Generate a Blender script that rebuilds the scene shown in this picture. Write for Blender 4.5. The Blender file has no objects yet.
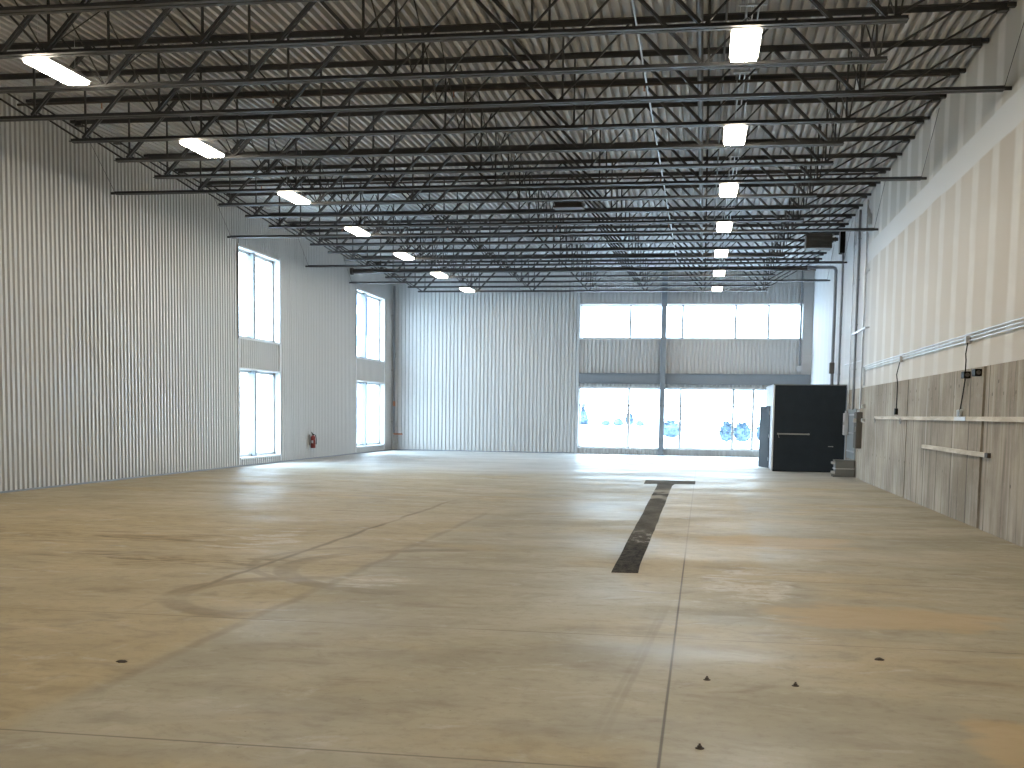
import bpy, bmesh, math, random
from mathutils import Vector, Matrix
random.seed(7)
SC = bpy.context.scene
COL = SC.collection

# ------------------------------------------------------------------ helpers
class MB:
    """collects solids, then links them as one mesh object"""
    def __init__(s): s.v = []; s.f = []; s.sm = []
    def add(s, vs, fs, smooth=False):
        n = len(s.v); s.v += [tuple(v) for v in vs]
        s.f += [tuple(i + n for i in f) for f in fs]; s.sm += [smooth] * len(fs)
    def box(s, x0, x1, y0, y1, z0, z1, bev=0.0):
        if bev <= 0:
            vs = [(x, y, z) for x in (x0, x1) for y in (y0, y1) for z in (z0, z1)]
            s.add(vs, [(0, 1, 3, 2), (4, 6, 7, 5), (0, 4, 5, 1), (2, 3, 7, 6), (0, 2, 6, 4), (1, 5, 7, 3)])
        else:
            bm = bmesh.new()
            bmesh.ops.create_cube(bm, size=1.0)
            for v in bm.verts:
                v.co = Vector(((x0 + x1) / 2 + v.co.x * (x1 - x0), (y0 + y1) / 2 + v.co.y * (y1 - y0), (z0 + z1) / 2 + v.co.z * (z1 - z0)))
            bmesh.ops.bevel(bm, geom=bm.edges[:], offset=bev, segments=2, affect='EDGES', profile=0.5)
            bm.verts.index_update()
            s.add([v.co.copy() for v in bm.verts], [tuple(v.index for v in f.verts) for f in bm.faces])
            bm.free()
    def prism(s, pts, axis, a0, a1):
        """closed 2-D outline pts (counter clockwise) swept along axis from a0 to a1"""
        def P(p, a):
            return {0: (a, p[0], p[1]), 1: (p[0], a, p[1]), 2: (p[0], p[1], a)}[axis]
        n = len(pts)
        vs = [P(p, a0) for p in pts] + [P(p, a1) for p in pts]
        fs = [(i, (i + 1) % n, (i + 1) % n + n, i + n) for i in range(n)]
        fs += [tuple(reversed(range(n))), tuple(range(n, 2 * n))]
        s.add(vs, fs)
    def bar(s, a, b, w, h, up=(0, 1, 0), off=(0, 0, 0)):
        """rectangular bar from a to b, w wide along 'up', h across"""
        a = Vector(a) + Vector(off); b = Vector(b) + Vector(off); d = (b - a).normalized(); u = Vector(up)
        u = (u - d * u.dot(d)).normalized(); t = d.cross(u)
        vs = []
        for p in (a, b):
            for i, j in ((-1, -1), (1, -1), (1, 1), (-1, 1)): vs.append(p + u * (i * w / 2) + t * (j * h / 2))
        s.add(vs, [(0, 3, 2, 1), (4, 5, 6, 7), (0, 1, 5, 4), (1, 2, 6, 5), (2, 3, 7, 6), (3, 0, 4, 7)])
    def tube(s, pts, r, n=8, cap=True):
        pts = [Vector(p) for p in pts]; m = len(pts); rings = []
        ref = None
        for i, p in enumerate(pts):
            if i == 0: d = pts[1] - pts[0]
            elif i == m - 1: d = pts[-1] - pts[-2]
            else: d = (pts[i + 1] - p).normalized() + (p - pts[i - 1]).normalized()
            d.normalize()
            if ref is None: ref = Vector((0, 0, 1)) if abs(d.z) < .9 else Vector((1, 0, 0))
            u = (ref - d * ref.dot(d)).normalized(); ref = u; t = d.cross(u)
            rr = r[i] if isinstance(r, (list, tuple)) else r
            rings.append([p + (u * math.cos(2 * math.pi * k / n) + t * math.sin(2 * math.pi * k / n)) * rr for k in range(n)])
        vs = [v for q in rings for v in q]; fs = []
        for i in range(m - 1):
            for k in range(n): fs.append((i * n + k, i * n + (k + 1) % n, (i + 1) * n + (k + 1) % n, (i + 1) * n + k))
        s.add(vs, fs, True)
        if cap:
            s.add(rings[0], [tuple(reversed(range(n)))]); s.add(rings[-1], [tuple(range(n))])
    def lathe(s, prof, c, n=20):
        vs = [(c[0] + r * math.cos(2 * math.pi * k / n), c[1] + r * math.sin(2 * math.pi * k / n), c[2] + z) for r, z in prof for k in range(n)]
        fs = [(i * n + k, i * n + (k + 1) % n, (i + 1) * n + (k + 1) % n, (i + 1) * n + k) for i in range(len(prof) - 1) for k in range(n)]
        s.add(vs, fs, True)
    def build(s, name, mat, parent=None, loc=(0, 0, 0)):
        me = bpy.data.meshes.new(name); me.from_pydata(s.v, [], s.f); me.update()
        for p, q in zip(me.polygons, s.sm): p.use_smooth = q
        me.materials.append(mat)
        o = bpy.data.objects.new(name, me); COL.objects.link(o); o.location = loc
        if parent: o.parent = parent
        return o

def tag(o, label, cat, group=None, kind='thing'):
    o['label'] = label; o['category'] = cat; o['kind'] = kind
    if group: o['group'] = group
    return o
def thing(name, loc, label, cat, group=None):
    o = bpy.data.objects.new(name, None); COL.objects.link(o); o.location = loc; o.empty_display_size = .2
    return tag(o, label, cat, group)
def structure(o): o['kind'] = 'structure'; return o
def copy_thing(root, loc):
    r = root.copy(); COL.objects.link(r); r.location = loc
    for ch in list(root.children):
        c = ch.copy(); COL.objects.link(c); c.parent = r
        for g in list(ch.children):
            d = g.copy(); COL.objects.link(d); d.parent = c
    return r
ORD = ['first', 'second', 'third', 'fourth', 'fifth', 'sixth', 'seventh', 'eighth', 'ninth', 'tenth', 'eleventh', 'twelfth', 'thirteenth',
       'fourteenth', 'fifteenth', 'sixteenth', 'seventeenth', 'eighteenth', 'nineteenth', 'twentieth', 'twenty-first', 'twenty-second', 'twenty-third', 'twenty-fourth']

# ------------------------------------------------------------------ materials
def lin(c):
    return tuple(((x / 255) / 12.92 if x / 255 <= .04045 else ((x / 255 + .055) / 1.055) ** 2.4) for x in c)
class Nodes:
    def __init__(s, name):
        s.m = bpy.data.materials.new(name); s.m.use_nodes = True; s.t = s.m.node_tree
        s.b = s.t.nodes['Principled BSDF']; s.out = s.t.nodes['Material Output']
        s.co = s.new('ShaderNodeTexCoord').outputs['Object']
        s._xyz = None
    def new(s, k): return s.t.nodes.new(k)
    def put(s, sock, v):
        if isinstance(v, bpy.types.NodeSocket): s.t.links.new(v, sock)
        elif v is not None:
            if sock.type == 'RGBA' and not hasattr(v, '__len__'): v = (v, v, v, 1)
            elif sock.type == 'RGBA' and len(v) == 3: v = (*v, 1)
            sock.default_value = v
    def math(s, op, a, b=None, c=None, clamp=False):
        n = s.new('ShaderNodeMath'); n.operation = op; n.use_clamp = clamp
        for i, v in enumerate((a, b, c)):
            if v is not None: s.put(n.inputs[i], v)
        return n.outputs[0]
    def xyz(s):
        if s._xyz is None:
            n = s.new('ShaderNodeSeparateXYZ'); s.put(n.inputs[0], s.co); s._xyz = n.outputs
        return s._xyz
    def noise(s, scale=(1, 1, 1), detail=4, rough=.55, off=(0, 0, 0), dist=0, fac=True):
        mp = s.new('ShaderNodeMapping'); s.put(mp.inputs['Vector'], s.co)
        mp.inputs['Scale'].default_value = scale; mp.inputs['Location'].default_value = off
        n = s.new('ShaderNodeTexNoise'); s.put(n.inputs['Vector'], mp.outputs[0])
        n.inputs['Scale'].default_value = 1; n.inputs['Detail'].default_value = detail; n.inputs['Roughness'].default_value = rough
        n.inputs['Distortion'].default_value = dist
        return n.outputs[0]
    def ramp(s, v, a, b, lo=0., hi=1.):
        n = s.new('ShaderNodeMapRange'); n.interpolation_type = 'SMOOTHSTEP'
        s.put(n.inputs[0], v); n.inputs[1].default_value = a; n.inputs[2].default_value = b
        n.inputs[3].default_value = lo; n.inputs[4].default_value = hi
        return n.outputs[0]
    def mix(s, f, a, b):
        n = s.new('ShaderNodeMix'); n.data_type = 'RGBA'
        s.put(n.inputs[0], f); s.put(n.inputs[6], a); s.put(n.inputs[7], b)
        return n.outputs[2]
    def mul(s, *vs):
        r = vs[0]
        for v in vs[1:]: r = s.math('MULTIPLY', r, v)
        return r
    def inv(s, v): return s.math('SUBTRACT', 1.0, v)
    def band(s, v, c, w, soft):
        """1 inside |v-c|<w, fading over soft"""
        return s.ramp(s.math('ABSOLUTE', s.math('SUBTRACT', v, c)), w, w + soft, 1, 0)
    def bump(s, h, strength=.3, dist=.01):
        n = s.new('ShaderNodeBump'); s.put(n.inputs['Height'], h); n.inputs['Strength'].default_value = strength; n.inputs['Distance'].default_value = dist
        s.put(s.b.inputs['Normal'], n.outputs[0])
    def done(s, col=None, rough=None, metal=None, spec=None):
        if col is not None: s.put(s.b.inputs['Base Color'], col)
        if rough is not None: s.put(s.b.inputs['Roughness'], rough)
        if metal is not None: s.put(s.b.inputs['Metallic'], metal)
        if spec is not None: s.put(s.b.inputs['Specular IOR Level'], spec)
        return s.m
def plain(name, col, rough=.5, metal=0, var=.12, scale=6, spec=None):
    n = Nodes(name); f = n.noise((scale,) * 3, 4)
    c0 = tuple(c * (1 - var) for c in col); c1 = tuple(min(1, c * (1 + var)) for c in col)
    return n.done(n.mix(f, c0, c1), n.ramp(f, .2, .8, max(0, rough - .06), rough + .06), metal, spec)

M = {}
M['joist'] = plain('dark painted steel', (.052, .052, .053), .55, 0, .2, 5)
M['deck'] = plain('steel roof deck', (.50, .50, .51), .5, 0, .10, 1.2)
M['galv'] = plain('galvanised conduit', (.55, .56, .58), .35, .6, .12, 8)
M['darkpipe'] = plain('dark pipe', (.07, .062, .058), .5, 0, .2, 6)
M['greypipe'] = plain('grey pipe', (.22, .235, .26), .45, 0, .15, 6)
M['panel'] = plain('wall panel', (.485, .487, .487), .42, 0, .05, .7)
M['trim'] = plain('window trim', (.66, .67, .68), .45, 0, .05, 4)
M['frame'] = plain('window frame', (.46, .48, .50), .4, .1, .05, 4)
M['mull'] = plain('mullion paint', (.20, .23, .25), .45, 0, .05, 4)
M['lavender'] = plain('grey lavender paint', (.30, .31, .35), .6, 0, .05, 3)
M['girt'] = plain('blue grey painted steel', (.20, .225, .255), .5, 0, .1, 3)
M['black'] = plain('black panel', (.028, .037, .047), .6, 0, .25, 3, .12)  # bluish veil of daylight glare mixed into the black
M['black_plastic'] = plain('black plastic', (.010, .009, .008), .6, 0, .2, 9, .1)
M['white'] = plain('white paint', (.58, .60, .63), .5, 0, .05, 3)
M['grey_box'] = plain('grey enamel', (.17, .178, .18), .45, 0, .12, 8)
M['light_box'] = plain('light grey enamel', (.50, .51, .52), .45, 0, .08, 8)
M['blue_grey'] = plain('blue grey sheet', (.25, .28, .30), .45, 0, .15, 4)
M['brown_box'] = plain('brown enamel', (.10, .092, .083), .5, 0, .15, 6)
M['copper'] = plain('copper fitting', (.42, .19, .11), .4, .5, .15, 20)
M['red'] = plain('red enamel', (.22, .022, .016), .3, 0, .1, 20)
M['steel'] = plain('bare steel', (.4, .4, .4), .35, .8, .1, 20)
M['sealant'] = plain('old joint sealant', (.045, .037, .028), .8, 0, .3, 5)
M['rust'] = plain('rusty bolt', (.055, .04, .03), .7, .2, .3, 40)
M['far_blue'] = plain('blue cladding', (.06, .12, .26), .6, 0, .15, .5)
M['far_white'] = plain('pale cladding', (.55, .58, .6), .7, 0, .08, .3)
M['leaf'] = plain('haze tinted needles', (.085, .125, .17), .8, 0, .3, 5, .1)  # blue haze of the window glare mixed into the foliage colour
M['asphalt_out'] = plain('snowy ground', (.68, .70, .72), .8, 0, .05, .05)

def mat_wood():
    n = Nodes('weathered lumber'); f = n.noise((9, 1.2, 9), 6, .6, dist=.6); g = n.noise((2, .7, 2), 3)
    c = n.mix(n.ramp(f, .35, .7), (.48, .42, .33), (.70, .65, .57)); c = n.mix(n.ramp(g, .56, .75), c, (.72, .70, .66))
    return n.done(c, .7)
M['wood'] = mat_wood()

def mat_lens():
    n = Nodes('lit lens'); e = n.new('ShaderNodeEmission'); e.inputs['Color'].default_value = (1, .885, .70, 1); e.inputs['Strength'].default_value = LAMP
    n.t.links.new(e.outputs[0], n.out.inputs[0]); return n.m
LAMP = 66
M['lens'] = mat_lens()

def mat_glass():
    n = Nodes('clear glass'); t = n.new('ShaderNodeBsdfTransparent'); t.inputs[0].default_value = (.93, .97, .97, 1)
    g = n.new('ShaderNodeBsdfGlossy'); g.inputs['Roughness'].default_value = .02
    fr = n.new('ShaderNodeFresnel'); ge = n.new('ShaderNodeNewGeometry')      # the pane is thin: light leaves it as it entered
    n.put(fr.inputs[0], n.math('ADD', 1.45, n.math('MULTIPLY', ge.outputs['Backfacing'], 1 / 1.45 - 1.45)))
    mx = n.new('ShaderNodeMixShader'); n.t.links.new(fr.outputs[0], mx.inputs[0]); n.t.links.new(t.outputs[0], mx.inputs[1]); n.t.links.new(g.outputs[0], mx.inputs[2])
    n.t.links.new(mx.outputs[0], n.out.inputs[0]); return n.m
M['glass'] = mat_glass()

def mat_drywall():
    n = Nodes('taped drywall'); x, y, z = n.xyz()
    # board joints every 1.24 m, covered by a pale band of joint compound
    ph = n.math('SUBTRACT', n.math('MODULO', n.math('ADD', n.math('SUBTRACT', y, 16.60), 1240.62), 1.24), .62)
    wob = n.math('MULTIPLY', n.math('SUBTRACT', n.noise((.5, .5, 1.3), 3), .5), .12)
    st = n.ramp(n.math('ABSOLUTE', n.math('ADD', ph, wob)), .12, .29, 1, 0)
    zw = n.math('ADD', z, n.math('MULTIPLY', n.math('SUBTRACT', n.noise((.7, .7, .7), 3, off=(3, 1, 5)), .5), .10))
    hb = n.band(zw, 5.80, .215, .05)
    # fainter band along the concrete edge and mid-height butt joints
    lo = n.band(zw, 2.52, .12, .1)
    board = n.mix(n.ramp(n.noise((.35, .35, .35), 3), .35, .65), (.575, .54, .495), (.62, .595, .56))
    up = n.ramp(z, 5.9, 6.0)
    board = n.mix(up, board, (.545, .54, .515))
    far = n.ramp(y, 26.5, 33)  # far boards coloured darker to offset the strong daylight by the windows
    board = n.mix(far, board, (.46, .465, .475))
    tape = n.mix(n.ramp(n.noise((1.5, 1.5, 2.5), 4), .3, .7), (.69, .685, .67), (.74, .735, .72))
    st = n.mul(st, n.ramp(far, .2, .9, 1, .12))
    st2 = n.mul(st, n.ramp(n.noise((.4, .9, 1.1), 3, off=(7, 2, 1)), .25, .5, .62, 1))
    c = n.mix(st2, board, tape)
    c = n.mix(n.mul(lo, .35), c, (.63, .61, .58))
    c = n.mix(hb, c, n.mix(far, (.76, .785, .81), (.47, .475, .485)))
    return n.done(c, .75, spec=.25)
M['drywall'] = mat_drywall()

def mat_concrete_wall():
    n = Nodes('board marked concrete'); x, y, z = n.xyz()
    yw = n.math('ADD', y, n.math('MULTIPLY', n.math('SUBTRACT', n.noise((1, .8, .9), 3), .5), .035))
    # form-board lines of uneven spacing
    def lines(p, o, w, soft):
        ph = n.math('ABSOLUTE', n.math('SUBTRACT', n.math('MODULO', n.math('ADD', yw, 100 + o), p), p / 2))
        return n.ramp(ph, w, w + soft, 1, 0)
    l1 = n.mul(lines(1.17, .31, .008, .03), n.ramp(n.noise((1, .3, .55), 3, off=(0, 4, 0)), .35, .6))
    l2 = n.mul(lines(.39, .11, .006, .03), n.ramp(n.noise((1, .9, .6), 3, off=(2, 0, 9)), .42, .66))
    l3 = n.mul(lines(.2, .05, .003, .04), n.ramp(n.noise((1, 1.6, .4), 4, off=(2, 5, 9)), .45, .75))
    grain = n.noise((3, 4.2, .45), 6, .68, dist=.4)
    blot = n.noise((.5, .45, .6), 4, off=(1, 8, 3)); fine = n.noise((9, 9, 9), 5, .7)
    c = n.mix(n.ramp(blot, .3, .7), (.26, .226, .182), (.45, .405, .345))
    c = n.mix(n.mul(n.ramp(grain, .42, .72), .6), c, (.19, .165, .135))
    c = n.mix(n.mul(n.ramp(n.noise((2, 2.6, .3), 5, .6, off=(9, 2, 7)), .52, .70), .55), c, (.54, .505, .455))
    c = n.mix(n.mul(n.ramp(fine, .5, .8), .35), c, (.52, .49, .45))
    # pale mineral bloom running up from the floor
    bl = n.mul(n.ramp(z, .95, .0), n.ramp(n.noise((1, 1.3, .35), 5, .6, off=(4, 1, 0)), .45, .7))
    c = n.mix(n.mul(bl, .6), c, (.60, .57, .53))
    # rows of tie holes
    def holes(zc, o):
        a = n.math('ABSOLUTE', n.math('SUBTRACT', n.math('MODULO', n.math('ADD', y, 100 + o), .62), .31)); b = n.math('ABSOLUTE', n.math('SUBTRACT', z, zc))
        return n.ramp(n.math('ADD', n.math('MULTIPLY', a, a), n.math('MULTIPLY', b, b)), .0004, .0012, 1, 0)
    hs = n.mul(n.math('MAXIMUM', holes(2.12, .1), n.math('MAXIMUM', holes(.72, .35), holes(1.95, .4))), n.ramp(n.noise((1, 1.1, 1), 2, off=(5, 5, 5)), .45, .55))
    dark = n.math('MAXIMUM', n.math('MAXIMUM', n.mul(l1, .85), n.mul(l2, .6)), n.math('MAXIMUM', n.mul(l3, .35), n.mul(hs, .8)))
    c = n.mix(dark, c, (.085, .075, .062))
    n.bump(n.math('SUBTRACT', n.math('ADD', fine, grain), n.math('MULTIPLY', dark, 2)), .35, .012)
    return n.done(c, .85, spec=.3)
M['concrete_wall'] = mat_concrete_wall()

def mat_floor():
    n = Nodes('worn concrete floor'); x, y, z = n.xyz()
    big = n.noise((.16, .16, .16), 4, .5); mid = n.noise((.55, .8, .5), 5, .6, off=(3, 7, 0)); fine = n.noise((11, 11, 11), 6, .75); mott = n.noise((2.3, 3.4, 1), 6, .68, off=(8, 3, 0), dist=.6)
    streak = n.noise((.9, 1.5, 1), 6, .62, off=(1, 2, 0), dist=.4)
    sweep = n.noise((1.7, 3.0, 1), 5, .6, off=(11, 4, 0), dist=.7)
    grey = n.mix(n.ramp(mid, .3, .7), (.315, .285, .212), (.43, .395, .305))
    dust = n.mix(n.ramp(streak, .3, .7), (.40, .325, .20), (.47, .385, .245))
    wx = n.math('ADD', x, n.math('MULTIPLY', n.math('SUBTRACT', n.noise((.6, .6, 1), 3), .5), .5))
    # left bay beyond the old partition line is dustier, so is the strip right of the trench
    left = n.mul(n.ramp(wx, -3.25, -3.5), n.ramp(y, 21, 12, .25, 1))
    strip = n.mul(n.band(wx, .05, .55, .25), n.ramp(y, 9, 12), n.ramp(y, 26, 22))
    dm = n.math('MAXIMUM', n.mul(left, n.ramp(big, .25, .6, .45, .95)), n.mul(strip, .75))
    dm = n.math('MAXIMUM', dm, n.mul(n.ramp(n.noise((.35, .55, 1), 4, off=(9, 1, 0)), .5, .68), .75))
    c = n.mix(dm, grey, dust)
    # swept streaks, light scuffs
    c = n.mix(n.mul(n.ramp(sweep, .52, .74), .55), c, (.235, .195, .14))
    c = n.mix(n.mul(n.ramp(n.noise((1.4, 2.1, 1), 6, .68, off=(5, 21, 0), dist=.5), .57, .72), .55), c, (.53, .51, .47))
    c = n.mix(n.mul(n.ramp(fine, .48, .74), .42), c, (.22, .19, .14))
    c = n.mix(n.mul(n.ramp(mott, .50, .72), .55), c, (.25, .215, .155))
    c = n.mix(n.mul(n.ramp(mott, .46, .28), .30), c, (.55, .52, .46))
    # far end of the floor: less dust, cool window sheen painted into the colour
    clean_sheen = n.ramp(n.math('ADD', y, n.math('MULTIPLY', n.math('SUBTRACT', big, .5), 9)), 25, 34)
    c = n.mix(n.mul(clean_sheen, .75), c, n.mix(n.ramp(streak, .3, .7), (.335, .348, .364), (.39, .406, .424)))
    sk = n.noise((26, 26, 1), 2, .5, off=(3, 9, 0)); sk2 = n.noise((.8, .8, 1), 3, off=(13, 9, 0))
    c = n.mix(n.mul(n.ramp(sk, .70, .76), n.ramp(sk2, .45, .65), .7), c, (.10, .075, .045))
    # stains: lines along the old partitions, tyre arcs, a few spills
    wob = n.math('MULTIPLY', n.math('SUBTRACT', n.noise((.9, .9, 1), 4, off=(2, 2, 0)), .5), .22)
    def ln(c0, w, y0, y1, soft):
        return n.mul(n.band(n.math('ADD', x, wob), c0, w, soft), n.ramp(y, y0, y0 + 1.5), n.ramp(y, y1, y1 - 2.5))
    def arc(cx, cy, r, w, soft, side=None):
        dx = n.math('SUBTRACT', x, cx); dy = n.math('SUBTRACT', y, cy)
        d = n.math('SQRT', n.math('ADD', n.math('MULTIPLY', dx, dx), n.math('MULTIPLY', dy, dy)))
        m = n.band(n.math('ADD', d, n.math('MULTIPLY', wob, .35)), r, w, soft)
        if side == 'r': m = n.mul(m, n.ramp(dx, -.2, .4))
        if side == 'l': m = n.mul(m, n.ramp(dx, .2, -.4))
        return m
    patchy = n.ramp(n.noise((1.2, .7, 1), 4, off=(6, 6, 0)), .32, .58, .25, 1)
    dk = n.mul(ln(-4.42, .012, 8, 21, .045), patchy, .62)
    dk = n.math('MAXIMUM', dk, n.mul(ln(-3.36, .012, 5, 19, .06), patchy, .30))
    dk = n.math('MAXIMUM', dk, n.mul(arc(-2.55, 11.3, 1.6, .09, .06, 'l'), patchy, .42))
    dk = n.math('MAXIMUM', dk, n.mul(arc(-3.0, 11.6, 1.62, .03, .05, 'l'), patchy, .35))
    dk = n.math('MAXIMUM', dk, n.mul(arc(-3.4, 9.35, 1.05, .08, .08, 'l'), patchy, .45))
    sm = n.mul(n.ramp(n.math('ABSOLUTE', n.math('SUBTRACT', y, 11.3)), .9, .1), n.ramp(x, -3.8, -4.8), n.ramp(x, -8, -6), n.ramp(n.noise((1.3, 4.5, 1), 6, .65, off=(1, 9, 0), dist=.8), .45, .64))
    dk = n.math('MAXIMUM', dk, n.mul(sm, .8))
    sm2 = n.mul(n.ramp(n.math('ABSOLUTE', n.math('SUBTRACT', y, 13.0)), 1.4, .2), n.ramp(x, -5, -6), n.ramp(n.noise((1.0, 3.6, 1), 6, .65, off=(14, 9, 0), dist=.8), .48, .66))
    dk = n.math('MAXIMUM', dk, n.mul(sm2, .6))
    for x0, sl, k in ((-.72, .05, .22), (-.80, .055, .15)):
        ty = n.mul(n.band(n.math('SUBTRACT', x, n.math('MULTIPLY', y, sl)), x0, .008, .022), n.ramp(y, 5, 6.5), n.ramp(y, 10.5, 9))
        dk = n.math('MAXIMUM', dk, n.mul(ty, patchy, k))
    c = n.mix(dk, c, (.115, .085, .05))
    # orange spills on the right-hand side
    def spill_glint(cx, cy, rx, ry, sc):
        a = n.math('DIVIDE', n.math('SUBTRACT', x, cx), rx); b = n.math('DIVIDE', n.math('SUBTRACT', y, cy), ry)
        d = n.math('ADD', n.math('MULTIPLY', a, a), n.math('MULTIPLY', b, b))
        return n.ramp(n.math('ADD', d, n.math('MULTIPLY', n.math('SUBTRACT', n.noise((sc, sc * 1.5, 1), 5, .6), .5), 3)), .4, 1.2, 1, 0)
    sp = n.math('MAXIMUM', spill_glint(1.5, 9.5, 1.0, .7, 1.3), n.math('MAXIMUM', spill_glint(1.0, 14.9, 1.1, .8, 1.2), spill_glint(1.6, 5.7, .3, .7, 1.8)))
    c = n.mix(n.mul(sp, .55), c, (.50, .36, .19))
    glint = n.math('MAXIMUM', spill_glint(.45, 11.0, .45, 1.2, 2.3), spill_glint(-3.0, 10.3, .35, .5, 2.5))  # whitish window reflections painted into the floor colour
    glint = n.math('MAXIMUM', glint, spill_glint(-5.4, 13.2, .6, 1.1, 2.2))
    c = n.mix(n.mul(glint, n.ramp(sweep, .42, .60), n.ramp(fine, .3, .6), .6), c, (.66, .64, .60))
    # saw-cut joints
    jx = n.mul(n.band(x, -.155, .003, .009), n.ramp(y, 36, 35), n.ramp(y, 14, 11.8, .3, 1))
    jy = n.math('MAXIMUM', n.band(y, 5.07, .004, .010), n.band(y, 8.2, .003, .010))
    jy = n.math('MAXIMUM', jy, n.band(n.math('MODULO', n.math('ADD', y, 31.3 + .5 - 8.2), 3.13), .5, .003, .010))
    jl = n.band(x, -8.4, .005, .012)
    jt = n.math('MAXIMUM', n.mul(jx, .8), n.math('MAXIMUM', n.mul(jy, n.ramp(n.noise((.5, .5, 1), 3), .35, .6, .25, .65)), n.mul(jl, .25)))
    c = n.mix(jt, c, (.07, .055, .04))
    n.bump(n.math('SUBTRACT', n.math('ADD', n.mul(fine, .35), sweep), n.mul(jt, 2.5)), .12, .006)
    ro = n.math('ADD', n.ramp(n.noise((.3, .55, 1), 5, .6, off=(4, 4, 0)), .35, .65, .46, .68), n.mul(dm, .10))
    ro = n.math('SUBTRACT', ro, n.mul(clean_sheen, .08))
    return n.done(c, ro, spec=.22)
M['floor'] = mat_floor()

def mat_trench():
    n = Nodes('rough dark infill'); f = n.noise((14, 7, 9), 6, .8); g = n.noise((2.2, 1.1, 1), 4); x, y, z = n.xyz()
    c = n.mix(n.ramp(f, .3, .7), (.008, .007, .006), (.085, .075, .060))
    # dusty further along, with a pale spill in the middle and scraped bars
    c = n.mix(n.mul(n.ramp(y, 13.5, 15.5), .5), c, n.mix(n.ramp(g, .3, .7), (.10, .09, .07), (.20, .18, .145)))
    sp = n.mul(n.band(y, 15.0, .4, .8), n.ramp(n.noise((7, 4, 1), 6, .7), .52, .62)); c = n.mix(n.mul(sp, .7), c, (.42, .40, .36))
    sp = n.mul(n.band(y, 23.0, 1.0, 1.2), n.ramp(g, .4, .6)); c = n.mix(n.mul(sp, .6), c, (.40, .37, .31))
    n.bump(f, .8, .02)
    return n.done(c, .95, spec=.08)
M['trench'] = mat_trench()

# ------------------------------------------------------------------ dimensions (metres; camera stands at x=0, y=0)
XL, XR, YB, YF, ZT = -12.63, 4.08, 45.81, -4.0, 7.30
ZC = 6.13                                   # underside of the joists' bottom chords
JY = lambda k: 12.5505 + k * 1.52458
EXT = (-1, 3, 7, 11, 15, 18)

# ------------------------------------------------------------------ shell
b = MB(); b.add([(XL - .4, YF - .4, 0), (XR + .4, YF - .4, 0), (XR + .4, YB + .4, 0), (XL - .4, YB + .4, 0),
                 (XL - .4, YF - .4, -.3), (XR + .4, YF - .4, -.3), (XR + .4, YB + .4, -.3), (XL - .4, YB + .4, -.3)],
                [(0, 1, 2, 3), (7, 6, 5, 4), (0, 4, 5, 1), (1, 5, 6, 2), (2, 6, 7, 3), (3, 7, 4, 0)])
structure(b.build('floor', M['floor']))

# profiled steel roof deck: ribs run along the length of the hall
def profile(s0, s1, pitch, pts):
    out = []
    k = math.floor(s0 / pitch) - 1
    while k * pitch < s1 + pitch:
        for a, d in pts: out.append((k * pitch + a * pitch, d))
        k += 1
    def at(s):
        for (a, d), (e, g) in zip(out, out[1:]):
            if a <= s <= e: return d + (g - d) * (s - a) / max(e - a, 1e-9)
        return 0
    return [(s0, at(s0))] + [(a, d) for a, d in out if s0 < a < s1] + [(s1, at(s1))]
DECK = [(0, 0), (.36, 0), (.45, .10), (.91, .10)]
b = MB(); pr = profile(XL - .3, XR + .3, .1524, DECK)
y0, y1 = YF - .3, YB + .3
vs = [(s, y, ZT + d) for s, d in pr for y in (y0, y1)]
b.add(vs, [(2 * i, 2 * i + 1, 2 * i + 3, 2 * i + 2) for i in range(len(pr) - 1)])
b.box(XL - .3, XR + .3, y0, y1, ZT + .13, ZT + .3)
structure(b.build('ceiling', M['deck']))

RIB = [(0, 0), (.50, 0), (.60, -.040), (.90, -.040)]     # negative: away from the room
PITCH = .156
def corrugated(mb, axis, plane, out, s0, s1, z0, z1, thick=.3):
    """ribbed sheet on a wall; axis 1: wall runs along y at x=plane, axis 0: runs along x at y=plane; out = +-1 towards outdoors"""
    pr = profile(s0, s1, PITCH, RIB)
    P = (lambda s, d, z: (plane - out * d, s, z)) if axis == 1 else (lambda s, d, z: (s, plane - out * d, z))
    vs = [P(s, d, z) for s, d in pr for z in (z0, z1)]
    mb.add(vs, [(2 * i, 2 * i + 2, 2 * i + 3, 2 * i + 1) for i in range(len(pr) - 1)])
    a, c = plane + out * .05, plane + out * thick
    if axis == 1: mb.box(min(a, c), max(a, c), s0, s1, z0, z1)
    else: mb.box(s0, s1, min(a, c), max(a, c), z0, z1)
    # close the ribs' ends where the sheet is cut round an opening
    for z in (z0, z1):
        q = [P(s, d, z) for s, d in pr] + [P(s1, -.05, z), P(s0, -.05, z)]
        mb.add(q, [tuple(range(len(q)))])

WL = [  # windows of the left wall: y0, y1, z0, z1, mullion y
    (29.98, 33.12, 3.56, 6.03, 31.35), (30.06, 33.16, .23, 2.71, 31.40),
    (40.80, 44.60, 3.54, 6.03, 42.35), (40.90, 44.68, .25, 2.70, 42.40)]
b = MB()
ybr = [YF, 30.02, 33.14, 40.85, 44.64, YB + .3]
for i in (0, 2, 4): corrugated(b, 1, XL, -1, ybr[i], ybr[i + 1], 0, ZT)
for i in (1, 3):
    for z0, z1 in ((0, .24), (2.705, 3.55), (6.03, ZT)): corrugated(b, 1, XL, -1, ybr[i], ybr[i + 1], z0, z1)
structure(b.build('wall_left', M['panel']))

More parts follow.
